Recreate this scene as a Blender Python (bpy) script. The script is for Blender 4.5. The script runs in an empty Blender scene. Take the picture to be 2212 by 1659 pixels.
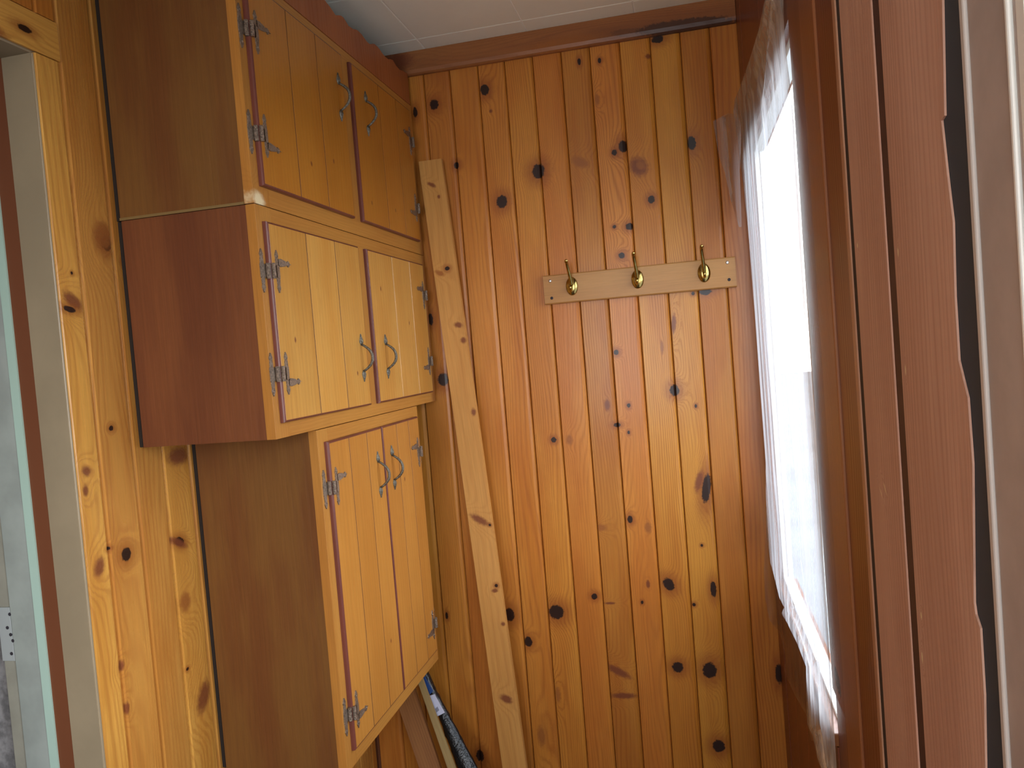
import bpy, bmesh, math, random
from mathutils import Vector, Matrix
import numpy as np
random.seed(7)
S = bpy.context.scene
COL = S.collection
# ------------------------------------------------------------------ camera, sky, exposure
FPX, YAW, PIT, ROLL, CZ = 1725.4336, -0.2237, -0.0383, -0.0809, 1.5
def cam_axes():
    cy, sy = math.cos(YAW), math.sin(YAW)
    f = np.array([sy, cy, 0]); r = np.array([cy, -sy, 0]); u = np.array([0, 0, 1.])
    c, s = math.cos(PIT), math.sin(PIT); f, u = f*c+u*s, u*c-f*s
    c, s = math.cos(ROLL), math.sin(ROLL); r, u = r*c+u*s, u*c-r*s
    return r, u, f
CR, CU, CF = cam_axes()
cd = bpy.data.cameras.new('camera'); cam = bpy.data.objects.new('camera', cd); COL.objects.link(cam)
cam.matrix_world = Matrix(((CR[0], CU[0], -CF[0], 0), (CR[1], CU[1], -CF[1], 0), (CR[2], CU[2], -CF[2], CZ), (0, 0, 0, 1)))
cd.sensor_width = 36; cd.lens = FPX/2212*36; cd.clip_start = .02
S.camera = cam
W = bpy.data.worlds.new('overcast_sky'); S.world = W; W.use_nodes = True
nt = W.node_tree; bg = nt.nodes['Background']
tc = nt.nodes.new('ShaderNodeTexCoord'); sp = nt.nodes.new('ShaderNodeSeparateXYZ'); rp = nt.nodes.new('ShaderNodeValToRGB')
nt.links.new(tc.outputs['Generated'], sp.inputs[0]); nt.links.new(sp.outputs['Z'], rp.inputs[0]); nt.links.new(rp.outputs[0], bg.inputs[0])
rp.color_ramp.elements[0].position = 0; rp.color_ramp.elements[0].color = (.93, .96, 1, 1)
rp.color_ramp.elements[1].position = .8; rp.color_ramp.elements[1].color = (.74, .85, 1, 1)
bg.inputs[1].default_value = 7.0
def portal(name, loc, sx, sz, rz):
    l = bpy.data.lights.new(name, 'AREA'); l.shape = 'RECTANGLE'; l.size = sx; l.size_y = sz; l.cycles.is_portal = True
    o = bpy.data.objects.new(name, l); COL.objects.link(o); o.location = loc; o.rotation_euler = (math.pi/2, 0, rz)
S.view_settings.view_transform = 'Standard'; S.view_settings.look = 'None'
S.view_settings.gamma = 1; S.view_settings.use_curve_mapping = False; S.view_settings.exposure = 0.7
S.cycles.use_denoising = True; S.cycles.use_adaptive_sampling = True; S.cycles.adaptive_threshold = .02; S.cycles.max_bounces = 8; S.cycles.diffuse_bounces = 4; S.cycles.transparent_max_bounces = 12
S.cycles.sample_clamp_indirect = 8; S.cycles.caustics_reflective = False; S.cycles.caustics_refractive = False

def ray(px, py): return CF + CR*(px-1106)/FPX - CU*(py-829.5)/FPX
def on(px, py, ax, val):
    d = ray(px, py); t = (val-(CZ if ax == 2 else 0))/d[ax]; p = d*t
    return Vector((p[0], p[1], p[2]+CZ))
def onyz(px, py, a, b):                       # plane y = a + b*z
    d = ray(px, py); t = (a+b*CZ)/(d[1]-b*d[2]); p = d*t
    return Vector((p[0], p[1], p[2]+CZ))
# ------------------------------------------------------------------ node helpers
class NT:
    def __init__(s, mat): s.t = mat.node_tree; s.n = s.t.nodes; s.l = s.t.links
    def new(s, ty, **k):
        n = s.n.new(ty)
        for a, b in k.items(): setattr(n, a, b)
        return n
    def put(s, sock, v):
        if hasattr(v, 'is_output'): s.l.new(v, sock)
        else: sock.default_value = v
    def math(s, op, a, b=None, c=None, clamp=False):
        n = s.new('ShaderNodeMath', operation=op, use_clamp=clamp)
        s.put(n.inputs[0], a)
        if b is not None: s.put(n.inputs[1], b)
        if c is not None: s.put(n.inputs[2], c)
        return n.outputs[0]
    def mixf(s, f, a, b):
        n = s.new('ShaderNodeMix', data_type='FLOAT'); s.put(n.inputs[0], f); s.put(n.inputs[2], a); s.put(n.inputs[3], b); return n.outputs[0]
    def mixc(s, f, a, b, mode='MIX'):
        n = s.new('ShaderNodeMix', data_type='RGBA', blend_type=mode); s.put(n.inputs[0], f)
        for i, v in ((6, a), (7, b)):
            if isinstance(v, tuple): v = (*v[:3], 1)
            s.put(n.inputs[i], v)
        return n.outputs[2]
    def mapr(s, v, a, b, c=0., d=1., smooth=True):
        n = s.new('ShaderNodeMapRange'); n.interpolation_type = 'SMOOTHSTEP' if smooth else 'LINEAR'
        s.put(n.inputs[0], v)
        for i, q in enumerate((a, b, c, d)): n.inputs[i+1].default_value = q
        return n.outputs[0]
    def noise(s, vec, scale, detail=3, rough=.5, stretch=(1, 1, 1), off=0.):
        m = s.new('ShaderNodeMapping'); s.put(m.inputs[0], vec); m.inputs[1].default_value = (off, off*1.7, off*.6); m.inputs[3].default_value = stretch
        n = s.new('ShaderNodeTexNoise'); s.l.new(m.outputs[0], n.inputs['Vector'])
        n.inputs['Scale'].default_value = scale; n.inputs['Detail'].default_value = detail; n.inputs['Roughness'].default_value = rough
        return n.outputs[0]
def base_mat(name):
    m = bpy.data.materials.new(name); m.use_nodes = True
    return m, NT(m), m.node_tree.nodes['Principled BSDF']
def plain(name, col, rough=.5, metal=0., var=0., scale=20, bump=0., coat=0.):
    m, N, b = base_mat(name)
    b.inputs['Roughness'].default_value = rough; b.inputs['Metallic'].default_value = metal; b.inputs['Coat Weight'].default_value = coat
    tcn = N.new('ShaderNodeTexCoord').outputs['Object']
    n = N.noise(tcn, scale, 4, .6)
    c2 = tuple(x*(1-var) for x in col)
    N.put(b.inputs['Base Color'], N.mixc(N.mapr(n, .35, .65), tuple(col), c2))
    if bump:
        bn = N.new('ShaderNodeBump'); bn.inputs['Strength'].default_value = bump; bn.inputs['Distance'].default_value = .002
        N.put(bn.inputs['Height'], N.noise(tcn, scale*6, 3)); N.put(b.inputs['Normal'], bn.outputs[0])
    return m
KC = {'k': ((.024, .009, .005), (.24, .06, .012)), 'r': ((.17, .045, .018), (.36, .12, .025)), 'p': ((.80, .66, .40), (.72, .48, .2)), 's': ((.30, .10, .022), (.38, .15, .03)),
      'd': ((.075, .032, .018), (.2, .07, .025)), 'g': ((.035, .03, .03), (.30, .10, .03))}
def wood(name, light, mid, dark, knots=(), seed=0., freq=1., lines=.34, rough=.36, coat=.06, amp=.06, spread=.55, blotch=.8, fleck=0., spec=.25):
    m, N, b = base_mat(name)
    oc = N.new('ShaderNodeTexCoord').outputs['Object']
    sep = N.new('ShaderNodeSeparateXYZ'); N.put(sep.inputs[0], oc); X = sep.outputs[0]
    cath = N.noise(oc, 1., 2, .45, (7, 7, .9), seed)
    T = N.math('MULTIPLY_ADD', N.math('SUBTRACT', cath, .5), amp, N.math('MULTIPLY', X, spread))
    rs = []
    for (u, v, rx, rz, kind, ang) in knots:
        mp = N.new('ShaderNodeMapping', vector_type='TEXTURE'); N.put(mp.inputs[0], oc)
        mp.inputs[1].default_value = (u, 0, v); mp.inputs[2].default_value = (0, ang, 0); mp.inputs[3].default_value = (rx, 10, rz)
        ln = N.new('ShaderNodeVectorMath', operation='LENGTH'); N.put(ln.inputs[0], mp.outputs[0]); r = ln.outputs['Value']
        r = N.math('ADD', r, N.math('MULTIPLY', N.math('SUBTRACT', N.noise(oc, 160, 2, .5, (1, 1, 1), seed+u), .5), .55))
        rs.append((r, kind))
        f = N.math('EXPONENT', N.math('MULTIPLY', N.math('MULTIPLY', r, r), -.28))
        T = N.mixf(N.math('MULTIPLY', f, .8), T, N.math('MULTIPLY', r, rx*.85))
    wob = N.noise(oc, 1., 3, .55, (45, 45, 4), seed+3)
    ln = N.math('SINE', N.math('ADD', N.math('MULTIPLY', T, 1500*freq), N.math('MULTIPLY', wob, 5.)))
    L = N.math('POWER', N.math('MULTIPLY_ADD', ln, .5, .5), 2.4)
    vis = N.mapr(N.noise(oc, 1., 2, .5, (14, 14, 1.6), seed+9), .3, .7, .35, 1.)
    big = N.mapr(N.noise(oc, 1., 3, .55, (11, 11, 2.2), seed+5), .36, .66)
    col = N.mixc(N.math('MULTIPLY', big, blotch), tuple(light), tuple(mid))
    col = N.mixc(N.math('MULTIPLY', N.math('MULTIPLY', L, vis), lines), col, tuple(dark))
    fib = N.mapr(N.noise(oc, 1., 3, .6, (520, 520, 11), seed+2), .3, .7, .86, 1.06, False)
    col = N.mixc(1., col, fib_col(N, fib), 'MULTIPLY')
    if fleck:
        fl = N.mapr(N.noise(oc, 1., 2, .5, (170, 170, 26), seed+6), .64, .74)
        col = N.mixc(N.math('MULTIPLY', fl, fleck), col, tuple(dark))
    for r, kind in rs:
        kc, hc = KC[kind]
        if kind in 'rs':
            col = N.mixc(N.math('MULTIPLY', N.mapr(r, 1.3, .45), .9), col, kc)
        elif kind == 'p':
            col = N.mixc(N.mapr(r, 1.3, .4), col, kc)
        else:
            col = N.mixc(N.math('MULTIPLY', N.mapr(r, 3.0, .9), .6), col, hc)
            col = N.mixc(N.mapr(r, 1.08, .8), col, kc)
    N.put(b.inputs['Base Color'], col)
    N.put(b.inputs['Roughness'], N.math('MULTIPLY_ADD', L, .08, rough)); b.inputs['Coat Weight'].default_value = coat; b.inputs['Coat Roughness'].default_value = .2; b.inputs['Specular IOR Level'].default_value = spec
    bn = N.new('ShaderNodeBump'); bn.inputs['Strength'].default_value = .12; bn.inputs['Distance'].default_value = .0015
    N.put(bn.inputs['Height'], N.math('ADD', fib, N.math('MULTIPLY', L, -.4))); N.put(b.inputs['Normal'], bn.outputs[0])
    return m
def fib_col(N, f):
    c = N.new('ShaderNodeCombineColor'); [N.put(c.inputs[i], f) for i in range(3)]; return c.outputs[0]
# ------------------------------------------------------------------ object helpers
def M3(x, y, z): return Matrix((x, y, z)).transposed().to_4x4()
ID = Matrix.Identity(4)
FB = ID                                                    # faces -Y
FL = M3((0, 1, 0), (-1, 0, 0), (0, 0, 1))                  # faces +X
FR = M3((0, -1, 0), (1, 0, 0), (0, 0, 1))                  # faces -X
HB = M3((0, 0, -1), (0, 1, 0), (1, 0, 0))                  # horizontal board, faces -Y, length along +X
HL = M3((0, 0, -1), (-1, 0, 0), (0, 1, 0))                 # horizontal board, faces +X, length along +Y
def world(o):
    m = o.matrix_basis.copy()
    return m if o.parent is None else world(o.parent) @ o.matrix_parent_inverse @ m
def link(name, me, mat=None, parent=None, M=ID, loc=(0, 0, 0), **props):
    o = bpy.data.objects.new(name, me); COL.objects.link(o)
    if mat is not None:
        if not me.materials: me.materials.append(mat)
        if me.materials[0] is not mat:
            o.material_slots[0].link = 'OBJECT'; o.material_slots[0].material = mat
    o.matrix_basis = Matrix.Translation(loc) @ M
    if parent: o.parent = parent; o.matrix_parent_inverse = world(parent).inverted()
    for k, v in props.items(): o[k] = v
    return o
def empty(name, loc, **props):
    o = bpy.data.objects.new(name, None); COL.objects.link(o); o.location = loc
    for k, v in props.items(): o[k] = v
    return o
def mesh(name, bm, smooth=False):
    me = bpy.data.meshes.new(name); bmesh.ops.recalc_face_normals(bm, faces=bm.faces); bm.to_mesh(me); bm.free()
    if smooth: me.polygons.foreach_set('use_smooth', [True]*len(me.polygons))
    return me
def prism(bm, prof, z0, z1):                               # profile in local XY, extruded along local Z
    a = [bm.verts.new((x, y, z0)) for x, y in prof]; b = [bm.verts.new((x, y, z1)) for x, y in prof]
    n = len(prof); bm.faces.new(a); bm.faces.new(b[::-1])
    for i in range(n): bm.faces.new((a[i], a[(i+1) % n], b[(i+1) % n], b[i]))
def plank(w, h, t, bl=0., br=0., bd=None):                 # front face at y=0, z from 0 to h
    d1 = bl if bd is None else bd; d2 = br if bd is None else bd
    prof = []
    if bl: prof += [(-w/2, t), (-w/2, d1), (-w/2+bl*.35, d1*.35), (-w/2+bl, 0)]
    else: prof += [(-w/2, t), (-w/2, 0)]
    if br: prof += [(w/2-br, 0), (w/2-br*.35, d2*.35), (w/2, d2), (w/2, t)]
    else: prof += [(w/2, 0), (w/2, t)]
    bm = bmesh.new(); prism(bm, prof, 0, h); return mesh('plank', bm)
def bmbox(bm, lo, hi):
    x0, y0, z0 = lo; x1, y1, z1 = hi
    v = [bm.verts.new(p) for p in ((x0, y0, z0), (x1, y0, z0), (x1, y1, z0), (x0, y1, z0), (x0, y0, z1), (x1, y0, z1), (x1, y1, z1), (x0, y1, z1))]
    for f in ((0, 1, 2, 3), (4, 7, 6, 5), (0, 4, 5, 1), (1, 5, 6, 2), (2, 6, 7, 3), (3, 7, 4, 0)): bm.faces.new([v[i] for i in f])
    return v
def boxm(lo, hi, bev=0.):
    bm = bmesh.new(); bmbox(bm, lo, hi)
    if bev: bmesh.ops.bevel(bm, geom=bm.edges[:], offset=bev, segments=2, affect='EDGES', profile=.6)
    return mesh('box', bm)
def wbox(name, lo, hi, mat, parent=None, bev=0., M=ID, **props):       # world box, own origin at its base centre
    c = Vector(((lo[0]+hi[0])/2, (lo[1]+hi[1])/2, lo[2])); R = M.to_3x3().inverted()
    a = R @ (Vector(lo)-c); b = R @ (Vector(hi)-c)
    l = tuple(min(a[i], b[i]) for i in range(3)); h = tuple(max(a[i], b[i]) for i in range(3))
    return link(name, boxm(l, h, bev), mat, parent, M, c, **props)
def tube(bm, pts, rad, seg=8, caps=True):
    rings = []
    n = len(pts); pts = [Vector(p) for p in pts]
    for i, p in enumerate(pts):
        t = (pts[min(i+1, n-1)]-pts[max(i-1, 0)]).normalized()
        a = t.orthogonal().normalized() if i == 0 else (rings_a - t*rings_a.dot(t)).normalized()
        rings_a = a; c = t.cross(a); r = rad[i] if isinstance(rad, (list, tuple)) else rad
        rings.append([bm.verts.new(p+(a*math.cos(2*math.pi*k/seg)+c*math.sin(2*math.pi*k/seg))*r) for k in range(seg)])
    for i in range(n-1):
        for k in range(seg): bm.faces.new((rings[i][k], rings[i][(k+1) % seg], rings[i+1][(k+1) % seg], rings[i+1][k]))
    if caps: bm.faces.new(rings[0][::-1]); bm.faces.new(rings[-1])
# ------------------------------------------------------------------ palette
PL, PM, PD = (.56, .222, .034), (.46, .150, .020), (.27, .066, .009)      # amber knotty pine
CL_, CM_, CD_ = (.63, .315, .068), (.56, .245, .046), (.38, .13, .02)     # cabinet birch
def jit(c, a): return tuple(max(0, x*(1+a)) for x in c)
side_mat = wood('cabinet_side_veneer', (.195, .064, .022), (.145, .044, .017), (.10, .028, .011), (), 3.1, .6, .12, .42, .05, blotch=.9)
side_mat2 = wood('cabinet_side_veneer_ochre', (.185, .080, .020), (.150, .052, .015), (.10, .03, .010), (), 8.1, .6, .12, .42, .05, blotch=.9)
frame_mat = wood('face_frame_birch', (.50, .225, .045), (.42, .165, .03), (.28, .09, .018), (), 4.4, .9, .2)
maroon = wood('maroon_door_edge', (.17, .050, .034), (.13, .036, .026), (.08, .02, .015), (), 2.2, .8, .2, .3, .2)
dark_inside_and_gap = plain('cabinet_inside_and_gap_shade', (.016, .009, .005), .9)
pewter = plain('antique_pewter', (.27, .25, .20), .38, .85, .6, 300, .5)
copper = plain('antique_copper', (.36, .27, .20), .36, .75, .5, 260, .6)
brass = plain('polished_brass', (.50, .38, .13), .16, 1., .35, 60)
steel = plain('zinc_screw', (.5, .5, .5), .3, .9)
back_mat = plain('wall_backing', (.16, .045, .012), .7)
floor_mat = plain('floor_linoleum', (.09, .055, .035), .5, var=.4, scale=8)
tile_mat = plain('ceiling_tile_white', (.86, .86, .73), .75, var=.04, scale=3, bump=.25)
# ------------------------------------------------------------------ setting
XL, YB, XR, ZC = -1.055, 2.30, .18, 2.41
Y0 = -1.3
def struct(name, me, mat, **k): return link(name, me, mat, kind='structure', **k)
wbox('floor', (-3.6, Y0, -.08), (XR+.046, YB+.12, 0), floor_mat, kind='structure')
ceil = wbox('ceiling', (-3.6, Y0, ZC+.0016), (XR+.046, YB+.12, ZC+.1), plain('ceiling_backing', (.95, .94, .86), .7), kind='structure')
T = .3048
def tile_mesh():
    g = .0013; b = .002; d = .0010; h = .0016; w = T-2*g
    bm = bmesh.new(); bmbox(bm, (0, 0, d), (w, w, h))
    v = [bm.verts.new(p) for p in ((b, b, 0), (w-b, b, 0), (w-b, w-b, 0), (b, w-b, 0))]
    u = [bm.verts.new(p) for p in ((0, 0, d), (w, 0, d), (w, w, d), (0, w, d))]
    bm.faces.new(v)
    for i in range(4): bm.faces.new((u[i], u[(i+1) % 4], v[(i+1) % 4], v[i]))
    return mesh('ceiling_tile', bm)
tm = tile_mesh()
for i in range(-2, 3):
    for j in range(-11, 1):
        x = -.391+T*i; y = 2.205+T*j
        if x < -1.2: continue
        link('ceiling_tile', tm, tile_mat, ceil, loc=(x, y, ZC))
wb = wbox('wall_back', (XL-.12, YB+.016, 0), (XR+.012, YB+.12, ZC), back_mat, kind='structure')
bm_ = bmesh.new()
FX0, FX1, FZ0, FZ1 = -.80, .05, .95, 2.05                      # unseen opening added behind the camera to light the back wall
def _wf():
    for lo, hi in (((-3.6, Y0-.1, 0), (FX0, Y0, ZC)), ((FX1, Y0-.1, 0), (XR+.046, Y0, ZC)), ((FX0, Y0-.1, 0), (FX1, Y0, FZ0)), ((FX0, Y0-.1, FZ1), (FX1, Y0, ZC))): bmbox(bm_, lo, hi)
_wf(); struct('wall_front', mesh('wall_front', bm_), plain('front_wall_paint', (.55, .45, .32), .7))
portal('added_rear_portal', ((FX0+FX1)/2, Y0-.12, (FZ0+FZ1)/2), FX1-FX0, FZ1-FZ0, 0)
# left wall with a doorway at y .40 - 1.18
DY0, DY1, DZ = .40, 1.18, 2.08
bm = bmesh.new()
for lo, hi in (((XL-.10, DY1, 0), (XL-.016, YB+.016, ZC)), ((XL-.10, Y0, 0), (XL-.016, DY0, ZC)), ((XL-.10, DY0, DZ+.012), (XL-.016, DY1, ZC))): bmbox(bm, lo, hi)
wl = struct('wall_left', mesh('wall_left', bm), back_mat)
# right wall with a window (y 1.335-2.15, z .853-1.975) and a doorway (y -.62 - .47)
WY0, WY1, WZ0, WZ1 = 1.325, 2.17, .853, 1.975
EY0, EY1, EZ, EZ0 = -.45, .47, 2.05, .85  # lower part of this opening closed, added to cut low light
bm = bmesh.new()
x0, x1 = XR+.014, XR+.046
for lo, hi in (((x0, WY1, 0), (XR+.026, YB+.016, ZC)), ((x0, WY0, 0), (x1, WY1, WZ0)), ((x0, WY0, WZ1), (x1, WY1, ZC)), ((x0, EY1, 0), (x1, WY0, ZC)),
               ((x0, EY0, EZ), (x1, EY1, ZC)), ((x0, EY0, 0), (x1, EY1, EZ0)), ((x0, Y0, 0), (x1, EY0, ZC))): bmbox(bm, lo, hi)
wr = struct('wall_right', mesh('wall_right', bm), back_mat)
portal('window_portal', (XR+.06, (WY0+WY1)/2, (WZ0+WZ1)/2), WY1-WY0, WZ1-WZ0, math.pi/2)
portal('doorway_portal', (XR+.06, (EY0+EY1)/2, (EZ+EZ0)/2), EY1-EY0, EZ-EZ0, math.pi/2)
# ---- back wall planks and their knots
G = [-1.047, -.964, -.881, -.799, -.717, -.636, -.5505, -.470, -.387, -.304, -.222, -.1375, -.053, .029, .1085, .190]
KN = [(1047,194,10,13,'k',0),(938,226,10,12,'k',0),(897,243,5,12,'k',0),(1163,370,14,17,'k',.2),(1084,436,12,15,'k',.2),(986,357,6,8,'k',0),(1251,133,4,8,'k',0),(1295,131,4,6,'k',0),
 (1400,122,7,6,'r',0),(1346,316,10,14,'k',0),(1327,330,6,7,'k',0),(1380,360,20,24,'r',-.6),(1384,357,9,12,'s',-.6),(1407,431,8,9,'k',0),(1327,490,4,4,'k',0),(1360,489,9,8,'k',0),(1343,552,7,7,'k',0),
 (1494,309,10,16,'g',0),(1457,843,11,13,'k',0),(1455,700,6,24,'r',.1),(1331,761,6,6,'k',0),(1358,876,4,5,'k',0),(1333,918,8,5,'k',0),(1358,934,3,4,'k',0),(1196,950,6,6,'k',0),
 (1503,877,3,4,'k',0),(1524,630,14,8,'g',0),(1497,634,4,4,'k',0),(1361,1122,6,9,'k',0),(1526,1055,10,34,'k',.15),(1510,1040,9,26,'r',.3),(1445,1262,12,15,'k',-.5),(1541,1273,7,18,'k',0),
 (1202,1322,17,16,'k',0),(1284,1288,7,7,'k',0),(1101,1328,11,15,'k',0),(1141,1386,9,11,'k',0),(1464,1441,13,12,'k',-.5),(1533,1448,16,18,'k',0),(1318,1303,13,3,'r',0),(1387,1301,3,4,'k',0),
 (1499,1306,4,4,'k',0),(1348,1503,30,7,'r',0),(1335,1450,32,9,'r',.5),(957,820,12,15,'k',0),(1037,1633,9,13,'k',0),(1553,1612,14,14,'k',0),(1683,1455,9,22,'k',0),(930,690,6,13,'k',0),
 (995,668,5,8,'k',0),(1516,1178,3,3,'k',0),(1253,350,22,12,'s',.5),(1312,875,7,14,'r',0),(1400,1262,5,10,'r',0),(1300,1140,12,8,'s',0),(1400,1140,8,14,'s',0),(965,1330,3,8,'k',0),
 (1170,1590,10,26,'s',0),(1430,750,4,16,'s',0),(1290,215,6,14,'s',0),(1230,950,8,12,'s',0),(1060,240,4,4,'r',0),(1205,1500,6,20,'s',0),(1420,85,14,9,'k',0)]
def knots_on(cx, half, z0, ax, val, lst, sgn=1, wid=1.35):
    out = []
    for (px, py, rx, ry, k, a) in lst:
        p = on(px, py, ax, val); c = p[0] if ax == 1 else p[1]
        e = on(px+rx, py, ax, val); f = on(px, py+ry, ax, val)
        ru = abs((e[0] if ax == 1 else e[1])-c); rz = abs(f[2]-p[2])
        if abs(c-cx) < half+ru*.5: out.append((sgn*(c-cx), p[2]-z0, max(ru, .003), max(rz, .003), k, a))
    return out
for i in range(len(G)-1):
    a, b = G[i], G[i+1]; w = b-a-.0012; cx = (a+b)/2
    v = random.uniform(-.16, .10); r = random.uniform(-.10, .10)
    l = (PL[0]*(1+v), PL[1]*(1+v+r), PL[2]*(1+v)); m_ = (PM[0]*(1+v), PM[1]*(1+v+r), PM[2]*(1+v))
    mt = wood('knotty_pine_back', l, m_, PD, knots_on(cx, w/2, 0, 1, YB, KN), 11.3+i*5.7, random.uniform(.8, 1.3), random.uniform(.34, .55), amp=random.uniform(.05, .1), coat=.2, spread=random.uniform(.25, .7))
    link('plank', plank(w, 2.38, .016, .0028, .0110, .0055), mt, wb, FB, (cx, YB-.0004*(i % 3), 0))
# ---- left wall planks (rows, header over the doorway)
LG = [1.1815, 1.2385, 1.327, 1.412, 1.497, 1.582, 1.667, 1.752, 1.837, 1.922, 2.007, 2.092, 2.177, 2.262, 2.2995]
KL = [(230,525,12,18,'k',0),(222,510,22,34,'s',0),(158,650,26,16,'r',.5),(150,668,14,7,'k',.2),(240,925,5,6,'k',0),(187,1018,11,13,'r',.5),(185,1060,7,14,'r',0),(273,1197,11,16,'k',0),(215,1225,12,24,'r',.5),
      (388,1170,10,10,'k',.4),(385,1172,22,9,'r',.5),(440,1505,14,40,'r',.6),(262,1440,7,14,'r',.4),(275,1530,6,16,'r',0),(385,985,24,22,'r',0),(235,1185,5,5,'k',0),(400,1300,14,24,'s',0),(405,1445,3,4,'k',0),(155,590,2,2,'k',0),(268,565,10,12,'s',0)]
YL, YM = (.66, .33, .065), (.52, .22, .035)
for i in range(len(LG)-1):
    a, b = LG[i], LG[i+1]; w = b-a-.0012; cy = (a+b)/2
    top = 2.078 if i == 0 else 2.40
    v = random.uniform(-.06, .06)
    l, m_ = (jit(YL, v), jit(YM, v)) if i in (0, 3) else (jit((.53, .245, .050), v), jit((.45, .175, .03), v))
    mt = wood('knotty_pine_left', l, m_, (.34, .10, .016), knots_on(cy, w/2, 0, 0, XL, KL), 101.3+i*3.9, random.uniform(.6, 1.), .42, amp=.07, spread=.45, rough=.27, coat=.3)
    link('plank', plank(w, top, .016, .002 if i == 0 else .005, .006, .006), mt, wl, FL, (XL, cy, 0))
hm = wood('knotty_pine_header', YL, YM, (.36, .11, .018), [(.004, .775, .006, .016, 'k', 0), (.03, .71, .012, .03, 's', 0)], 44., .8, .4, coat=.3)
link('header_board', plank(.068, .85, .018, .002, .002), hm, wl, HL, (XL+.002, DY0-.012, 2.114))
LU = [.336, .421, .506, .591, .676, .761, .846, .931, 1.016, 1.101, 1.191, 1.2385]
for i in range(len(LU)-1):
    w = LU[i+1]-LU[i]-.0012
    mt = wood('knotty_pine_over_door', PL, PM, PD, (), 70+i, .9, .4)
    link('plank', plank(w, .25, .016, .005, .005, .005), mt, wl, FL, (XL, (LU[i]+LU[i+1])/2, 2.1495))
mt = wood('knotty_pine_near', PL, PM, PD, (), 90, .9, .4)
for i in range(15):
    y = DY0-.012-.085*(i+.5)
    link('plank', plank(.0838, 2.40 if i else 2.078, .016, .005, .005, .005), mt, wl, FL, (XL, y, 0))
# ---- doorway in the left wall
dr = empty('door_1', (XL-.06, DY1, 0), kind='structure')
beige = plain('beige_jamb_paint', (.34, .26, .16), .42, var=.12, scale=6, coat=.1)
bm = bmesh.new()
J0, J1 = XL-.069, XL-.0035
for lo, hi in (((J0, DY1-.001, 0), (J1, DY1+.016, DZ+.0)), ((J0, DY0-.011, 0), (J1, DY0, DZ)), ((J0, DY0-.011, DZ-.003), (J1, DY1+.016, DZ+.011))): bmbox(bm, lo, hi)
bmesh.ops.bevel(bm, geom=bm.edges[:], offset=.003, segments=3, affect='EDGES')
link('door_jamb', mesh('jamb', bm), beige, dr)
bm = bmesh.new()
for lo, hi in (((J0-.030, DY1+.004, 0), (J0, DY1+.02, DZ+.02)), ((J0-.030, DY0-.02, 0), (J0, DY0-.003, DZ+.02)), ((J0-.030, DY0-.02, DZ), (J0, DY1+.02, DZ+.02))): bmbox(bm, lo, hi)
link('inner_jamb', mesh('inner_jamb', bm), wood('brown_inner_jamb', (.15, .070, .030), (.12, .052, .024), (.08, .03, .014), (), 5, .7, .3), dr)
# white painted frame of the room beyond, its strike plate and seam
grey_w = plain('grey_white_paint', (.36, .385, .34), .55, var=.18, scale=9)
pale_g = plain('pale_green_white_edge', (.42, .56, .46), .4)
fr = empty('door_2', (J0-.1, DY1, 0), kind='structure')
bm = bmesh.new(); bmbox(bm, (J0-.047, DY1-.003, 0), (J0-.0295, DY1+.02, 2.0)); link('door_edge', mesh('edge', bm), pale_g, fr)
wbox('frame_board', (J0-.100, DY1-.001, 0), (J0-.047, DY1+.02, 2.0), grey_w, fr, .001)
wbox('outer_frame_board', (J0-.128, DY1+.003, 0), (J0-.1012, DY1+.02, 2.0), plain('grey_beige_paint', (.34, .32, .25), .55, var=.15, scale=12), fr, .001)
sp_ = wbox('strike_plate', (J0-.128, DY1-.0005, 1.020), (J0-.1016, DY1+.003, 1.118), plain('grey_plate', (.40, .42, .40), .4), fr, .0006)
holem = plain('dark_hole', (.03, .025, .03), .8)
for px, py in ((21, 1327), (16, 1356), (23, 1371), (28, 1384), (25, 1412)):
    p = on(px, py, 1, DY1-.0007); bm = bmesh.new()
    bmesh.ops.create_cone(bm, cap_ends=True, segments=10, radius1=.0032, radius2=.0032, depth=.0012, matrix=Matrix.Rotation(math.pi/2, 4, 'X'))
    link('screw_hole', mesh('hole', bm), holem, sp_, loc=(p.x, DY1-.0005, p.z))
# room beyond the left doorway
wbox('wall_far_left', (-3.7, Y0, 0), (-3.6, YB+.12, ZC), plain('far_room_paint', (.42, .45, .44), .7), kind='structure')
wbox('wall_beyond', (-3.6, DY1+.03, 0), (XL-.21, DY1+.12, ZC), plain('beyond_paint', (.35, .33, .32), .7, var=.5, scale=40), kind='structure')
# ---- crown moulding over the back wall
cm = wood('dark_crown', (.33, .125, .038), (.26, .088, .028), (.13, .04, .018),
          [(.018, (on(1362, 62, 1, 2.28).x-XL), .012, .058, 'd', .12), (.016, .545+.23, .02, .12, 's', 0), (.024, (on(1480, 50, 1, 2.28).x-XL), .02, .14, 'd', .05), (-.01, .26, .03, .06, 'r', 0)], 31., .8, .3, .45)
bm = bmesh.new(); prism(bm, [(-.0335, .019), (-.0335, 0), (.020, 0), (.0295, .003), (.0335, .008), (.0335, .019)], 0, XR-XL-.001)
link('trim_1', mesh('crown', bm), cm, None, HB, (XL, 2.2805, 2.376), kind='structure')
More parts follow.
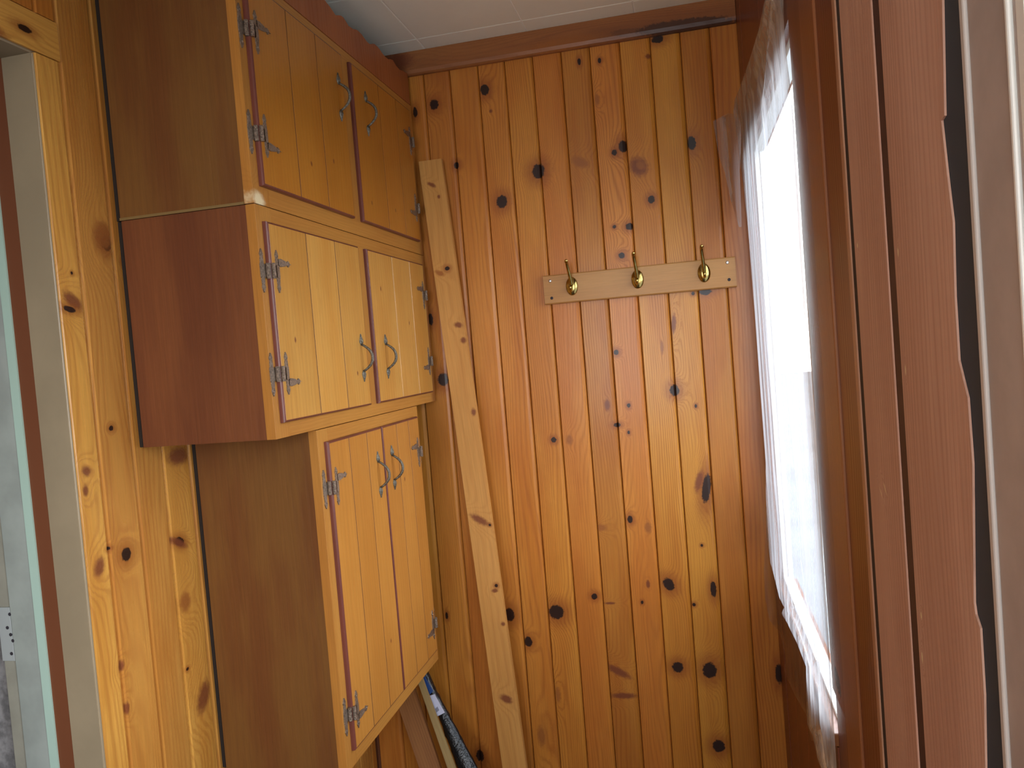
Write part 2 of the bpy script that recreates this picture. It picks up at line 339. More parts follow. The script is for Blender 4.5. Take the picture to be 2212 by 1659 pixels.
# ---- right wall boards: window casing, wide boards, wavy edged board
RL, RM, RD = (.58, .345, .25), (.49, .27, .19), (.26, .10, .06)  # pinkish tone, lens flare haze taken into the wood colour
def rboard(name, ya, yb, mat, x=XR, t=.014, z0=0., z1=2.405, parent=wr, bl=.0015, br=.0015):
    return link(name, plank(yb-ya, z1-z0, t, bl, br), mat, parent, FR, (x, (ya+yb)/2, z0))
casing_a = wood('casing_red_brown', (.20, .064, .026), (.16, .046, .020), (.09, .024, .011), [(0, .965-.93, .028, .018, 'k', .3)], 7., .8, .35, .36)
casing_b = wood('casing_orange', (.27, .098, .034), (.22, .07, .025), (.12, .03, .012), (), 17., .8, .35, .33)
casing_c = wood('casing_dark_red', (.19, .052, .022), (.15, .038, .017), (.08, .02, .009), (), 27., .8, .35, .33)
CH = [(1912, 1056, 12, 3, 'p', .7), (1903, 1064, 10, 2, 'p', .7), (1940, 545, 3, 26, 'p', 0), (1956, 800, 3, 30, 'p', 0), (1990, 1330, 4, 22, 'p', 0), (1992, 1420, 4, 30, 'p', 0), (1852, 530, 3, 14, 'p', 0), (2083, 915, 5, 6, 'k', 0), (2060, 673, 3, 3, 'k', 0)]
board_m = [wood('haze_pink_wide_board', RL, RM, RD, [(a, b, max(.0012, c*.35), d*.4, e, f) for a, b, c, d, e, f in knots_on(cy, .07, 0, 0, XR, CH, -1)], 37.+k*9, .9, .3, .5, .0) for k, cy in enumerate((.8655, .69))]
w1 = empty('window_1', (XR, (WY0+WY1)/2, WZ0), kind='structure')
rboard('casing', 1.205, 1.322, casing_a, z0=.93, parent=w1)
rboard('lower_board', 1.205, 1.322, casing_c, x=XR+.004, z1=.925, t=.008)
rboard('casing', 1.0935, 1.2035, casing_b, x=XR-.0012, parent=w1)
rboard('board', .975, 1.092, casing_c, x=XR+.002, t=.012)
rboard('bead', .957, .974, wood('bead', (.42, .22, .13), (.34, .16, .09), RD, (), 3., 1, .2), x=XR-.0005)
rboard('board', .795, .936, board_m[0])
rboard('gap_filler', .7672, .7948, plain('maroon_gap_filler', (.055, .016, .014), .6, var=.3), x=XR+.0010, t=.003)  # filler strip, the dark look of the groove put into its colour
rboard('gap_filler', .9362, .9568, plain('black_gap_strip', (.016, .009, .01), .7), x=XR+.0010, t=.003)  # filler strip, black colour stands in for shade in the open gap
# board with a live, wavy edge toward the door opening
wv = [(0, .604), (.3, .600), (.6, .606), (.9, .599), (1.10, .604), (1.1828, .6047), (1.2383, .598), (1.285, .598), (1.292, .606), (1.30, .608), (1.40, .594), (1.4447, .5957), (1.47, .610), (1.5146, .6101), (1.565, .6047), (1.60, .611), (1.637, .6164), (1.6384, .609), (1.7128, .5995), (1.8, .604), (1.95, .600), (2.1, .607), (2.25, .602), (2.405, .604)]
bm = bmesh.new(); yc = .69
fr_ = [bm.verts.new((yc-.767, 0, 0)), bm.verts.new((yc-.767, 0, 2.405))] + [bm.verts.new((yc-y, 0, z)) for z, y in wv[::-1]]
bk = [bm.verts.new((v.co.x, .0015, v.co.z)) for v in fr_]; n = len(fr_)
bm.faces.new(fr_); bm.faces.new(bk[::-1])
for i in range(n): bm.faces.new((fr_[i], fr_[(i+1) % n], bk[(i+1) % n], bk[i]))
link('board', mesh('wavy_board', bm), board_m[1], wr, FR, (XR, yc, 0))
rboard('board', 2.172, YB-.001, casing_a, z0=0)
for k in range(2): rboard('board', WY0+.0 if k == 0 else 1.74, 1.738 if k == 0 else 2.171, casing_c, z0=1.98, x=XR+.001)
for k in range(4): rboard('board', WY0+.212*k+.001, WY0+.212*(k+1)-.001, casing_c, z0=0, z1=.83, x=XR+.002)
# window sash, sill and glass
sash = plain('white_sash_paint', (.80, .80, .78), .4)
bm = bmesh.new()
SX0, SX1 = XR+.012, XR+.036
for lo, hi in (((SX0, WY0-.02, WZ0-.02), (SX1, WY0+.012, WZ1+.02)), ((SX0, WY1-.012, WZ0-.02), (SX1, WY1+.02, WZ1+.02)), ((SX0, WY0+.012, WZ0-.02), (SX1, WY1-.012, WZ0+.008)), ((SX0, WY0+.012, WZ1-.012), (SX1, WY1-.012, WZ1+.02))): bmbox(bm, lo, hi)
link('window_frame', mesh('sash', bm), sash, w1)
wbox('window_sill', (XR-.003, WY0, .832), (XR+.03, WY1, .853), casing_b, w1, .002)
gm, N, b = base_mat('window_glass'); N.n.remove(b)
tr = N.new('ShaderNodeBsdfTransparent'); gl = N.new('ShaderNodeBsdfGlossy'); gl.inputs['Roughness'].default_value = .02; mx = N.new('ShaderNodeMixShader'); mx.inputs[0].default_value = .06
N.l.new(tr.outputs[0], mx.inputs[1]); N.l.new(gl.outputs[0], mx.inputs[2]); N.l.new(mx.outputs[0], N.n['Material Output'].inputs[0])
wbox('window_glass', (XR+.022, WY0+.012, WZ0+.008), (XR+.025, WY1-.012, WZ1-.012), gm, w1)
# entrance door frame on the right: dark gap, metal bead, grey board, bright aluminium track
d3 = empty('door_3', (XR, EY1, 0), kind='structure')
gun = plain('dark_weatherstrip', (.026, .036, .050), .7)
rboard('weatherstrip', .567, .640, gun, x=XR+.0017, t=.008, parent=d3)
alu = plain('aluminium_bead', (.62, .64, .62), .3, .3)
rboard('metal_bead', .5585, .5665, plain('grey_bead', (.50, .46, .42), .4), x=XR-.001, t=.02, parent=d3)
rboard('door_jamb', .499, .5575, plain('grey_jamb_paint', (.42, .36, .33), .45, var=.15, scale=15), x=XR+.001, t=.02, parent=d3)
white_al = plain('white_aluminium', (.85, .88, .84), .3, .1)
rboard('aluminium_track', .4925, .4975, white_al, x=XR-.0005, t=.02, parent=d3)
rboard('track_channel', .4835, .4915, plain('grey_channel', (.52, .50, .50), .4), x=XR+.0015, t=.02, parent=d3)
rboard('aluminium_track', .4695, .4825, white_al, x=XR-.0005, t=.02, parent=d3)
# ---- ground outside
wbox('ground', (.30, -12, -.5), (30, 38, -.4), plain('pale_ground', (.12, .135, .14), .9, var=.3, scale=.6), kind='structure')

# ------------------------------------------------------------------ cabinets
XF = -.7591; PR = .010; XP = -1.0413; YE = 2.288
def hinge_mesh(mir, arm_up):
    s = -1 if mir else 1; a = 1 if arm_up else -1
    bm = bmesh.new()
    def poly(pts, y0, t):
        pts = [(s*x, z) for x, z in pts]
        f = [bm.verts.new((x, y0-t, z)) for x, z in pts]; k = [bm.verts.new((x, y0, z)) for x, z in pts]; n = len(pts)
        bm.faces.new(f); bm.faces.new(k[::-1])
        for i in range(n): bm.faces.new((f[i], f[(i+1) % n], k[(i+1) % n], k[i]))
    def strip(cx, y0):
        h = .0405
        pts = []
        for z, w in ((h, .0006), (h-.006, .0032), (h-.010, .0048), (h-.015, .0030), (h-.019, .0040), (.014, .0042), (.012, .0055)): pts.append((w, z))
        pts = [(w*1.3, z) for w, z in pts]; full = [(cx+w, z) for w, z in pts] + [(cx+w, -z) for w, z in pts[::-1]] + [(cx-w, -z) for w, z in pts] + [(cx-w, z) for w, z in pts[::-1]]
        poly(full, y0, .0018)
        for zz in (h-.012, -(h-.012)):
            bmesh.ops.create_uvsphere(bm, u_segments=8, v_segments=5, radius=.0022, matrix=Matrix.Translation((s*cx, y0-.0018, zz)))
    strip(-.0165, 0.)                                     # leaf on the face frame
    strip(.0215, -PR)                                      # leaf on the door
    z0 = a*.0175                                           # decorative arm on the door leaf
    arm = [(.024, z0-.0062), (.036, z0-.0078), (.052, z0-.0052), (.060, z0-.0030), (.063, z0-.0062), (.068, z0-.0045), (.069, z0-.001), (.077, z0), (.069, z0+.001), (.068, z0+.0045), (.063, z0+.0062), (.060, z0+.0030), (.052, z0+.0052), (.036, z0+.0078), (.024, z0+.0062)]
    poly(arm, -PR, .0018)
    bmesh.ops.create_uvsphere(bm, u_segments=8, v_segments=5, radius=.0022, matrix=Matrix.Translation((s*.066, -PR-.0018, z0)))
    poly([(-.012, -.012), (-.003, -.012), (-.003, .012), (-.012, .012)], 0, .0018)
    poly([(.004, -.012), (.018, -.012), (.018, .012), (.004, .012)], -PR, .0018)
    for cx, cy in ((-.003, -.0052), (.0035, -PR-.003)):    # two rolled knuckles, ribbed
        pts = []; rad = []
        for k in range(19): pts.append((s*cx, cy, -.0145+.029*k/18)); rad.append(.0046 if k % 2 else .0039)
        tube(bm, pts, rad, 10)
    return mesh('hinge', bm)
HM = {(m, a): hinge_mesh(m, a) for m in (0, 1) for a in (0, 1)}
def handle_mesh():
    bm = bmesh.new()
    for s in (1, -1):
        pr = [(.0560, .0004), (.050, .0028), (.044, .0060), (.039, .0080), (.035, .0072), (.0315, .0038), (.0290, .0024)]
        mid = [bm.verts.new((0, -.0018-w*.62, s*z)) for z, w in pr]
        L = [bm.verts.new((-w, -.0006, s*z)) for z, w in pr]; R = [bm.verts.new((w, -.0006, s*z)) for z, w in pr]
        Lb = [bm.verts.new((-w, 0, s*z)) for z, w in pr]; Rb = [bm.verts.new((w, 0, s*z)) for z, w in pr]
        for i in range(len(pr)-1):
            for A, B in ((L, mid), (mid, R), (R, Rb), (Rb, Lb), (Lb, L)): bm.faces.new((A[i], A[i+1], B[i+1], B[i]))
    pts = []; rad = []
    for k in range(25):
        t = -1+2*k/24; pts.append((0, -.002-.024*(1-abs(t)**2.3), .031*t)); rad.append(.0023+.0012*(1-t*t)+(.00035 if k % 2 else 0))
    tube(bm, pts, rad, 8)
    return mesh('handle', bm, True)
HD = handle_mesh()
TONE = {'top': ((.48, .190, .024), (.43, .158, .019)), 'mid': ((.62, .32, .072), (.55, .25, .045)), 'low': ((.50, .215, .040), (.44, .175, .030))}
groove_dark = plain('dark_groove_filler', (.085, .030, .012), .7)
def door(cab, ya, yb, z0, z1, grooves, mir, handle_y, handle_z, hz, seed, hmat, nm):
    d = empty('door', (XF, (ya+yb)/2, z0)); d.parent = cab; d.matrix_parent_inverse = world(cab).inverted()
    e = .0045
    ed = [ya+e]+grooves+[yb-e]
    for i in range(len(ed)-1):
        dk = not (nm == 'mid' and mir); g = .0017 if dk else .0012; bv = .0004 if dk else .0022; a, b = ed[i]+(g if i else 0), ed[i+1]-(g if i < len(ed)-2 else 0)
        kn = []
        if random.random() < .5: kn = [(random.uniform(-.03, .03), random.uniform(.05, z1-z0-.05), .004, .006, 'r', 0)]
        tl, tm_ = TONE[nm]; jv = random.uniform(-.05, .05)
        mt = wood('birch_door_plank', jit(tl, jv), jit(tm_, jv), CD_, kn, seed+i*4.1, .55, .16, .3, .25, .04, blotch=.75, fleck=.30)
        link('door_plank', plank(b-a, z1-z0-2*e, PR+.0002, bv if i else .0003, bv if i < len(ed)-2 else .0003, bv*2), mt, d, FL, (XF+PR, (a+b)/2, z0+e))
    if not (nm == 'mid' and mir):
        for gy in grooves: link('groove_strip', plank(.0036, z1-z0-2*e, .004), groove_dark, d, FL, (XF+PR-.0006, gy, z0+e))  # dark filler strip in each groove between planks
    # rounded maroon edge running round the door
    bm = bmesh.new(); R = .0055
    def arc(c): return [(c[0]-R+0, 0)]
    prof = [(0, 0), (0, PR-.0045)]+[(e*(1-math.cos(t)), PR-.0045+.0044*math.sin(t)) for t in [math.pi/8*k for k in range(1, 5)]]+[(e, 0)]
    cs = []
    w, h = (yb-ya), (z1-z0)
    corners = [(0, 0, 1, 1), (w, 0, -1, 1), (w, h, -1, -1), (0, h, 1, -1)]
    rings = [[bm.verts.new((cx-w/2+sx*u, -v, cz+sz*u)) for u, v in prof] for cx, cz, sx, sz in corners]
    for i in range(4):
        A, B = rings[i], rings[(i+1) % 4]
        for k in range(len(prof)-1): bm.faces.new((A[k], B[k], B[k+1], A[k+1]))
    link('edge_band', mesh('edge_band', bm), maroon, d, FL, (XF, (ya+yb)/2, z0), label='dark maroon rounded door edge')
    bevel_y = yb if mir else ya
    for z, up in hz: link('hinge', HM[(mir, up)], hmat, d, FL, (XF, bevel_y, z))
    link('handle', HD, pewter, d, FL, (XF+PR+.0003, handle_y, handle_z))
    return d
def cabinet(name, label, y0, y1, z0, z1, side, rails, stiles, extra, seed, grp):
    c = empty(name, (XF-.14, (y0+y1)/2, z0), label=label, category='cabinet', group=grp)
    link('side_panel', boxm((0, 0, 0), (XF-.019-XP, .012, z1-z0)), side, c, ID, (XP, y0, z0))
    wbox('side_panel', (XP, y1-.012, z0), (XF-.019, y1, z1), side, c)
    wbox('bottom_panel', (XP, y0+.012, z0+.004), (XF-.019, y1-.012, z0+.016), side, c)
    wbox('top_panel', (XP, y0+.012, z1-.012), (XF-.019, y1-.012, z1), side, c)
    wbox('back_panel', (XP, y0+.012, z0+.016), (XP+.005, y1-.012, z1-.012), dark_inside_and_gap, c)
    zr0 = max(r[1] for r in rails if r[0] < (z0+z1)/2); zr1 = min(r[0] for r in rails if r[0] > (z0+z1)/2)
    for i, (a, b) in enumerate(stiles):
        mid = i == 1 and len(stiles) == 3; za, zb = (zr0, zr1) if mid else (z0, z1)
        link('stile', plank(b-a, zb-za, .019, .0004, .0004), extra if (extra and i == 0) else frame_mat, c, FL, (XF, (a+b)/2, za))
    wbox('gap_shade_strip', (XL+.001, y0+.006, z0), (XP, y1, z1), dark_inside_and_gap, c)  # dark strip closing the wall gap, its shade put into the colour
    for (a, b, ya, yb) in rails:
        link('rail', plank(b-a, yb-ya, .019, .0004, .0004), frame_mat, c, HL, (XF, ya, (a+b)/2))
    return c
zA, zB, zCb, zT = 1.8125, 1.3764, .6551, 2.2545
y0a, y1a = 1.3397, 1.5016
GR = 'pine wall cabinets stacked on the left wall'
patch = wood('rail_with_pale_patch', (.50, .225, .045), (.42, .165, .03), (.28, .09, .018), [(-.010, .008, .022, .016, 'p', .3)], 4.4, .9, .2)
t_ = cabinet('wall_cabinet', 'topmost wall cabinet, two plank doors, handles low on doors, touching scalloped trim', y0a-.002, YE, zA, zT, side_mat2,
    [(zA, zA+.037, 1.395, YE-.04), (zT-.026, zT, 1.395, YE-.04)], [(y0a-.002, 1.395), (1.752, 1.862), (YE-.04, YE)], patch, 1, GR)
t_['label'] = 'topmost wall cabinet with two plank doors, directly under the scalloped trim'
wbox('pale_bottom_edge', (XP-.001, y0a-.0032, zA-.001), (XF-.0195, y0a-.0018, zA+.004), plain('raw_ply_edge', (.20, .12, .035), .6), t_)
UP = [(2.135, 1), (1.943, 0)]
door(t_, 1.3625, 1.779, 1.847, 2.230, [1.5105, 1.640], 0, 1.744, 2.1205, UP, 20, copper, 'top')
door(t_, 1.829, 2.246, 1.847, 2.230, [2.0, 2.126], 1, 1.904, 2.1260, UP, 40, copper, 'top')
m_ = cabinet('wall_cabinet', 'middle wall cabinet with two plank doors, below the topmost and above the narrow tall one', y0a, YE, zB, zA-.0015, side_mat,
    [(zB, zB+.030, 1.395, YE-.04), (zA-.0335, zA-.0015, 1.395, YE-.04)], [(y0a, 1.395), (1.752, 1.862), (YE-.04, YE)], None, 2, GR)
UM = [(1.689, 1), (1.4965, 0)]
door(m_, 1.3607, 1.779, 1.4045, 1.7815, [1.512, 1.647], 0, 1.743, 1.5175, UM, 60, copper, 'mid')
door(m_, 1.829, 2.246, 1.4045, 1.7815, [1.992, 2.125], 1, 1.8955, 1.5175, UM, 80, copper, 'mid')
l_ = cabinet('wall_cabinet', 'narrow tall lowest wall cabinet with two long plank doors', y1a, 2.1156, zCb, zB-.0015, side_mat2,
    [(zCb, zCb+.036, 1.55, 2.08), (1.344, zB-.0015, 1.55, 2.08)], [(y1a, 1.55), (2.08, 2.1156)], None, 3, GR)
ULo = [(1.2506, 1), (.770, 0)]
door(l_, 1.530, 1.8225, .690, 1.3476, [1.632, 1.7305], 0, 1.782, 1.2365, ULo, 100, copper, 'low')
door(l_, 1.8265, 2.090, .690, 1.3476, [1.922, 2.010], 1, 1.874, 1.2390, ULo, 120, copper, 'low')
# ---- scalloped trim between the top cabinet and the ceiling
edge = [(1.30, 2.324), (1.343, 2.318), (1.36, 2.327), (1.40, 2.3335), (1.43, 2.331), (1.455, 2.319), (1.48, 2.328), (1.51, 2.3345), (1.54, 2.331), (1.565, 2.32), (1.59, 2.329), (1.62, 2.335), (1.65, 2.332), (1.675, 2.322), (1.70, 2.331),
        (1.7297, 2.3371), (1.76, 2.332), (1.7855, 2.3245), (1.803, 2.331), (1.8186, 2.3362), (1.8317, 2.337), (1.845, 2.333), (1.859, 2.3275), (1.887, 2.3301), (1.905, 2.336), (1.9196, 2.3376), (1.9426, 2.3369), (1.960, 2.333), (1.974, 2.3300), (1.9985, 2.3311), (2.012, 2.339), (2.0263, 2.3434), (2.0488, 2.3441),
        (2.068, 2.341), (2.0835, 2.3366), (2.1041, 2.3355), (2.1239, 2.3364), (2.14, 2.342), (2.1615, 2.3465), (2.1849, 2.3388), (2.2102, 2.3366), (2.23, 2.340), (2.2496, 2.3427), (2.2795, 2.347)]
bm = bmesh.new(); pts = [(1.30, 2.2555)]+edge+[(2.2795, 2.2555)]
f = [bm.verts.new((y-1.30, 0, z-2.2555)) for y, z in pts]; k = [bm.verts.new((v.co.x, .012, v.co.z)) for v in f]; n = len(f)
bm.faces.new(f); bm.faces.new(k[::-1])
for i in range(n): bm.faces.new((f[i], f[(i+1) % n], k[(i+1) % n], k[i]))
scm = wood('red_brown_scalloped_board', (.40, .125, .036), (.33, .095, .028), (.22, .06, .018), (), 5.5, .5, .15, .4, .1)
link('trim_2', mesh('scallop', bm), scm, None, FL, (XF+.001, 1.30, 2.2555), kind='structure')

# ------------------------------------------------------------------ coat rack
RY = 2.280
ck = empty('coat_rack', (-.135, YB-.01, 1.632), label='pale oak coat rack board with three brass hooks on the back wall', category='coat rack')
oak = wood('pale_oak', (.48, .245, .075), (.42, .20, .058), (.30, .12, .035), (), 64., 1.3, .25, .4, .1, .02, .9)
bm = bmesh.new(); prism(bm, [(-.0415, .0185), (-.0415, .003), (-.0385, 0), (.0385, 0), (.0415, .003), (.0415, .0185)], 0, .5355)
link('board', mesh('rack_board', bm), oak, ck, HB, (-.4025, RY, 1.6735))
for px, py, mt in ((1188, 607, steel), (1192, 644, holem), (1571, 567, steel), (1575, 604, holem)):
    p = on(px, py, 1, RY); bm = bmesh.new(); bmesh.ops.create_uvsphere(bm, u_segments=10, v_segments=6, radius=.0045, matrix=Matrix.Diagonal((1, .3, 1, 1)))
    link('screw', mesh('screw', bm, True), mt, ck, loc=(p.x, RY-.0003, p.z))
def hook_meshes():
    bm = bmesh.new(); rows = []
    for i in range(7):
        a = math.pi/2*i/6; r = math.cos(a)**.8 if i < 6 else 0; d = .0085*math.sin(a)
        rows.append([bm.verts.new((.0175*r*math.cos(t), -d, .0265*r*math.sin(t))) for t in [2*math.pi*q/24 for q in range(24)]] if i < 6 else [bm.verts.new((0, -d, 0))])
    for i in range(5):
        for q in range(24): bm.faces.new((rows[i][q], rows[i][(q+1) % 24], rows[i+1][(q+1) % 24], rows[i+1][q]))
    for q in range(24): bm.faces.new((rows[5][q], rows[5][(q+1) % 24], rows[6][0]))
    plate = mesh('backplate', bm, True)
    bm = bmesh.new()
    P = [(0, -.007, .002), (0, -.014, .014), (-.001, -.021, .028), (-.0025, -.030, .043), (-.0035, -.040, .057), (-.0035, -.049, .066), (-.003, -.056, .0685), (-.0025, -.0600, .065)]
    pts = []
    for i in range(len(P)-1):
        for j in range(3): pts.append(Vector(P[i]).lerp(Vector(P[i+1]), j/3))
    pts.append(Vector(P[-1]))
    for _ in range(2): pts = [pts[0]]+[(pts[i-1]+pts[i]*2+pts[i+1])/4 for i in range(1, len(pts)-1)]+[pts[-1]]
    tube(bm, pts, [.0052-.0006*min(1, i/9)+(.0004 if i > len(pts)-3 else 0) for i in range(len(pts))], 10)
    P = [(0, -.006, .006), (0, -.013, -.002), (0, -.022, -.011), (0, -.031, -.013), (0, -.036, -.008), (0, -.0375, -.002)]
    tube(bm, P, [.0042, .0045, .0042, .004, .0045, .005], 10)
    return plate, mesh('hook', bm, True)
HP, HK = hook_meshes()
for px, py in ((1235, 618), (1377, 603), (1521, 589)):
    p = on(px, py, 1, RY-.004)
    h = link('hook', HK, brass, ck, loc=(p.x, RY, p.z)); link('backplate', HP, brass, h, loc=(p.x, RY, p.z))
# ------------------------------------------------------------------ leaning board beside the cabinets
def lean_board(name, pl, pr, a, b, t, mat_fn, label, cat, ztop, zbot=0.):
    """box whose front face lies in the plane y=a+b*z, edges through the two points of pl and of pr"""
    L0, L1 = [onyz(*q, a, b) for q in pl]; R0, R1 = [onyz(*q, a, b) for q in pr]
    ex = lambda A, B, z: A+(B-A)*((z-A.z)/(B.z-A.z))
    l0, l1, r0, r1 = ex(L0, L1, zbot), ex(L0, L1, ztop), ex(R0, R1, zbot), ex(R0, R1, ztop)
    zc = ((l1+r1)-(l0+r0)).normalized(); xc = (r0-l0); xc = (xc-zc*xc.dot(zc)).normalized(); yc = zc.cross(xc)
    c = (l0+r0)/2; M = Matrix((xc, yc, zc)).transposed(); Mi = M.inverted()
    bm = bmesh.new(); P = [Mi @ (p-c) for p in (l0, r0, r1, l1)]
    f = [bm.verts.new(p) for p in P]; k = [bm.verts.new(p+Vector((0, t, 0))) for p in P]
    bm.faces.new(f); bm.faces.new(k[::-1])
    for i in range(4): bm.faces.new((f[i], f[(i+1) % 4], k[(i+1) % 4], k[i]))
    bmesh.ops.bevel(bm, geom=bm.edges[:], offset=min(.0012, t*.2), segments=2, affect='EDGES')
    M4 = M.to_4x4()
    o = link(name, mesh(name, bm), mat_fn(M4, c, Mi), None, M4, c, label=label, category=cat)
    return o
A1, B1 = 2.170, .0475
def lean_mat(M4, c, Mi):
    kn = []
    for px, py, rx, ry, k, a in ((932, 399, 12, 5, 'r', .6), (948, 425, 4, 5, 'r', 0), (966, 580, 6, 5, 'k', 0), (990, 702, 11, 7, 'r', .4), (1001, 735, 7, 8, 'r', 0), (1023, 890, 6, 9, 'r', 0), (1036, 1123, 26, 9, 'r', .6), (1058, 1134, 3, 3, 'k', 0),
                                 (1069, 1276, 8, 5, 'r', 0), (1072, 1265, 4, 4, 'k', 0), (1094, 1510, 16, 10, 'r', .5), (1087, 1348, 5, 5, 'r', 0), (950, 590, 14, 6, 's', .5)):
        p = Mi @ (onyz(px, py, A1, B1)-c); kn.append((p.x, p.z, rx*.00128, ry*.00128, k, a))
    return wood('leaning_pine', (.58, .29, .078), (.50, .225, .052), (.36, .13, .03), kn, 77., .5, .3, .42, .1, .05, .5, blotch=.5)
lean_board('pine_board', ((952, 700), (1085, 1659)), ((1003, 700), (1137, 1659)), A1, B1, .018, lean_mat, 'long pale knotty pine board leaning upright against the back wall beside the cabinets', 'board', 2.085)
A2, B2 = 2.0, .35
rb = lambda M4, c, Mi: wood('reddish_board', (.30, .125, .036), (.23, .085, .024), (.14, .04, .012), (), 55., .8, .4, .45)
lean_board('wooden_board', ((860, 1527), (905, 1659)), ((896, 1490), (951, 1659)), A2, B2, .016, rb, 'reddish wooden board leaning under the lowest cabinet, left of the tan strip', 'board', .70)
lean_board('wood_strip', ((905, 1482), (966, 1659)), ((913, 1466), (984, 1659)), A2-.016, B2, .009, lambda *k: wood('tan_strip', (.36, .25, .10), (.32, .21, .08), (.22, .13, .05), (), 5., .6, .15, .6, 0.), 'narrow tan wooden strip leaning between reddish board and black wrapped package', 'strip', .70)
# black plastic wrapped package with a blue and a white label
def package():
    a, b = A2+.012, B2
    L = [onyz(913, 1466, a, b), onyz(984, 1659, a, b)]; R = [onyz(921, 1462, a, b), onyz(1027, 1659, a, b)]
    ex = lambda P, z: P[0]+(P[1]-P[0])*((z-P[0].z)/(P[1].z-P[0].z))
    c0 = (ex(L, 0)+ex(R, 0))/2
    root = empty('wrapped_package', c0, label='long package in shiny black plastic with blue and white label, leaning under lowest cabinet', category='package')
    bm = bmesh.new(); n = 60; seg = 14; rows = []
    rnd = random.Random(3)
    for i in range(n+1):
        z = .60*i/n; l, r = ex(L, z), ex(R, z); mid = (l+r)/2; w = max((r-l).length/2, .012); row = []
        for k in range(seg):
            t = 2*math.pi*k/seg
            q = mid+(r-l).normalized()*w*math.cos(t)+Vector((0, -1, 0))*.013*math.sin(t)+Vector((0, .013, 0))
            q += Vector((rnd.uniform(-1, 1)*.0012, rnd.uniform(-1, 1)*.0022, rnd.uniform(-1, 1)*.0012)); row.append(bm.verts.new(q-c0))
        rows.append(row)
    for i in range(n):
        for k in range(seg): bm.faces.new((rows[i][k], rows[i][(k+1) % seg], rows[i+1][(k+1) % seg], rows[i+1][k]))
    bm.faces.new(rows[0][::-1]); bm.faces.new(rows[-1])
    link('plastic_wrap', mesh('wrap', bm, True), plain('black_plastic_film', (.008, .009, .010), .22, 0., .3, 25, 1., .0), root, loc=c0)
    for nm, (p0, p1), col in (('blue_label', (1462, 1500), (.018, .06, .20)), ('white_label', (1500, 1546), (.55, .55, .66))):
        bm = bmesh.new(); off = Vector((0, -.006, 0))
        def pt(px, py): return onyz(px, py, a-.006, b)
        xl = lambda y: 913+(984-913)*(y-1466)/193+1; xr = lambda y: 921+(1027-921)*(y-1462)/197-4
        q = [pt(xl(p1), p1+2), pt(xr(p1-4), p1-6), pt(xr(p0), p0), pt(xl(p0), p0+4)]
        f = [bm.verts.new(p-c0) for p in q]; k = [bm.verts.new(p-c0+Vector((0, .004, 0))) for p in q]
        bm.faces.new(f); bm.faces.new(k[::-1])
        for i in range(4): bm.faces.new((f[i], f[(i+1) % 4], k[(i+1) % 4], k[i]))
        lb = link(nm, mesh(nm, bm), plain(nm, col, .35), root, loc=c0)
        if nm == 'white_label':
            bm = bmesh.new(); q = [pt(943, 1539), pt(949, 1534), pt(945, 1526), pt(940, 1531)]
            f = [bm.verts.new(p-c0+Vector((0, -.0006, 0))) for p in q]; k = [bm.verts.new(p-c0+Vector((0, .0006, 0))) for p in q]
            bm.faces.new(f); bm.faces.new(k[::-1])
            for i in range(4): bm.faces.new((f[i], f[(i+1) % 4], k[(i+1) % 4], k[i]))
            link('printed_patch', mesh('patch', bm), plain('grey_print', (.22, .22, .27), .4), lb, loc=c0)
package()
# ------------------------------------------------------------------ clear plastic film over the window
def film_mat(name, milk, tint):
    m, N, b = base_mat(name); n = m.node_tree.nodes; out = n['Material Output']; n.remove(b)
    oc = N.new('ShaderNodeTexCoord').outputs['Object']
    st = N.noise(oc, 1., 4, .6, (40, 26, 1.3), 3.)
    st2 = N.noise(oc, 1., 3, .6, (120, 75, 3), 8.)
    bn = N.new('ShaderNodeBump'); bn.inputs['Strength'].default_value = .55; bn.inputs['Distance'].default_value = .004
    N.put(bn.inputs['Height'], N.math('ADD', st, N.math('MULTIPLY', st2, .25)))
    tr = N.new('ShaderNodeBsdfTransparent'); tr.inputs[0].default_value = (.97, .97, .97, 1)
    tl = N.new('ShaderNodeBsdfTranslucent'); tl.inputs[0].default_value = (tint[0]*.58, tint[1]*.62, tint[2]*.70, 1); N.put(tl.inputs['Normal'], bn.outputs[0])
    df = N.new('ShaderNodeBsdfDiffuse'); df.inputs[0].default_value = (*tint, 1); N.put(df.inputs['Normal'], bn.outputs[0])
    gl = N.new('ShaderNodeBsdfGlossy'); gl.inputs['Roughness'].default_value = .18; N.put(gl.inputs['Normal'], bn.outputs[0])
    m1 = N.new('ShaderNodeMixShader'); m1.inputs[0].default_value = .5; N.l.new(tl.outputs[0], m1.inputs[1]); N.l.new(df.outputs[0], m1.inputs[2])
    m2 = N.new('ShaderNodeMixShader'); N.put(m2.inputs[0], N.mapr(st, .35, .68, milk*.45, min(1, milk*1.6))); N.l.new(tr.outputs[0], m2.inputs[1]); N.l.new(m1.outputs[0], m2.inputs[2])
    fs = N.new('ShaderNodeFresnel'); fs.inputs[0].default_value = 1.45; N.put(fs.inputs['Normal'], bn.outputs[0])
    m3 = N.new('ShaderNodeMixShader'); N.put(m3.inputs[0], N.math('MULTIPLY', fs.outputs[0], .35)); N.l.new(m2.outputs[0], m3.inputs[1]); N.l.new(gl.outputs[0], m3.inputs[2])
    N.l.new(m3.outputs[0], out.inputs[0])
    return m
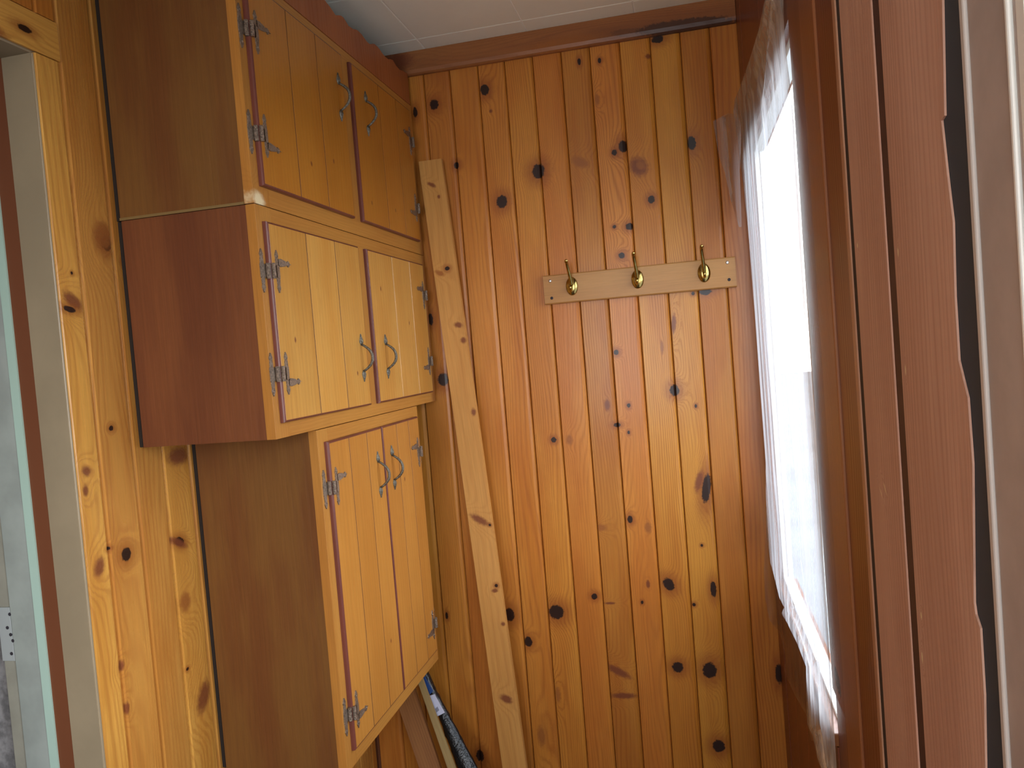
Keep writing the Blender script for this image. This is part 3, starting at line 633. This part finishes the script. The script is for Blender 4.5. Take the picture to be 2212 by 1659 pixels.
def film(name, rows, x, mat, label, ncol=26, amp=.004, seed=1, xr=None):
    """rows: (py, left px, right px); every point lies on the sheet's own upright plane close to the wall, with folds"""
    rnd = random.Random(seed); ph = [rnd.uniform(0, 6) for _ in range(6)]
    P = []
    for i in range(len(rows)-1):
        a, b = rows[i], rows[i+1]; k = max(2, int(abs(b[0]-a[0])/22))
        for j in range(k): P.append(tuple(a[q]+(b[q]-a[q])*j/k for q in range(3)))
    P.append(rows[-1]); g = []
    for py, lx, rx in P:
        row = []
        for c in range(ncol+1):
            t = c/ncol; px = lx+(rx-lx)*t; xx = x if xr is None else x+(xr-x)*t
            p = on(px, py, 0, xx)
            if p.y > YB-.012: p = on(px, py, 1, YB-.012)
            s = amp*math.sin(math.pi*t)
            p.x += -abs(s)*(.6+.5*math.sin(18*t+ph[0]+2.1*p.z)+.4*math.sin(37*t+ph[1]-3*p.z)+.2*math.sin(9*p.z+ph[2]))
            row.append(p)
        g.append(row)
    bm = bmesh.new(); c0 = g[-1][ncol//2].copy(); V = [[bm.verts.new(p-c0) for p in r] for r in g]
    for i in range(len(V)-1):
        for c in range(ncol): bm.faces.new((V[i][c], V[i][c+1], V[i+1][c+1], V[i+1][c]))
    o = link(name, mesh(name, bm, True), mat, None, ID, c0, label=label, category='plastic sheet')
    return o
fm = film_mat('clear_plastic_film', .55, (.90, .90, .85))
film('plastic_film', [(-60, 1660, 1686), (0, 1652, 1692), (60, 1640, 1694), (120, 1622, 1699), (185, 1600, 1707), (215, 1587, 1710), (240, 1584, 1713), (300, 1592, 1718), (400, 1606, 1726), (520, 1618, 1735), (700, 1632, 1748), (850, 1643, 1758), (1000, 1654, 1766),
     (1150, 1655, 1776), (1215, 1664, 1779), (1240, 1671, 1781), (1290, 1683, 1784), (1312, 1694, 1786), (1325, 1688, 1787), (1345, 1700, 1788), (1390, 1722, 1791), (1440, 1741, 1794), (1500, 1742, 1797), (1565, 1744, 1801), (1590, 1756, 1803), (1640, 1766, 1806), (1700, 1790, 1810)],
     .163, fm, 'wrinkled clear plastic film stretched over the bright window on the right wall', 30, .006, 2, .1755)
fb = film_mat('clear_plastic_film_thin', .13, (.85, .75, .68))
film('plastic_film', [(1040, 1664, 1690), (1150, 1655, 1700), (1230, 1650, 1710), (1290, 1653, 1720), (1340, 1662, 1735), (1365, 1684, 1745), (1420, 1697, 1760), (1450, 1694, 1770), (1500, 1716, 1780), (1545, 1742, 1790), (1600, 1752, 1800)],
     .1755, fb, 'thin see-through lower flap of plastic film behind the wrinkled film, below the window', 12, .003, 5)
ft = film_mat('clear_tape', .22, (.95, .88, .82))
film('plastic_scrap', [(245, 1572, 1592), (262, 1540, 1600), (290, 1545, 1601), (338, 1553, 1600), (370, 1565, 1598), (430, 1578, 1600), (490, 1597, 1602)], .140, ft, 'small torn scrap of clear plastic stuck on the back wall planks near the corner', 8, .004, 9)
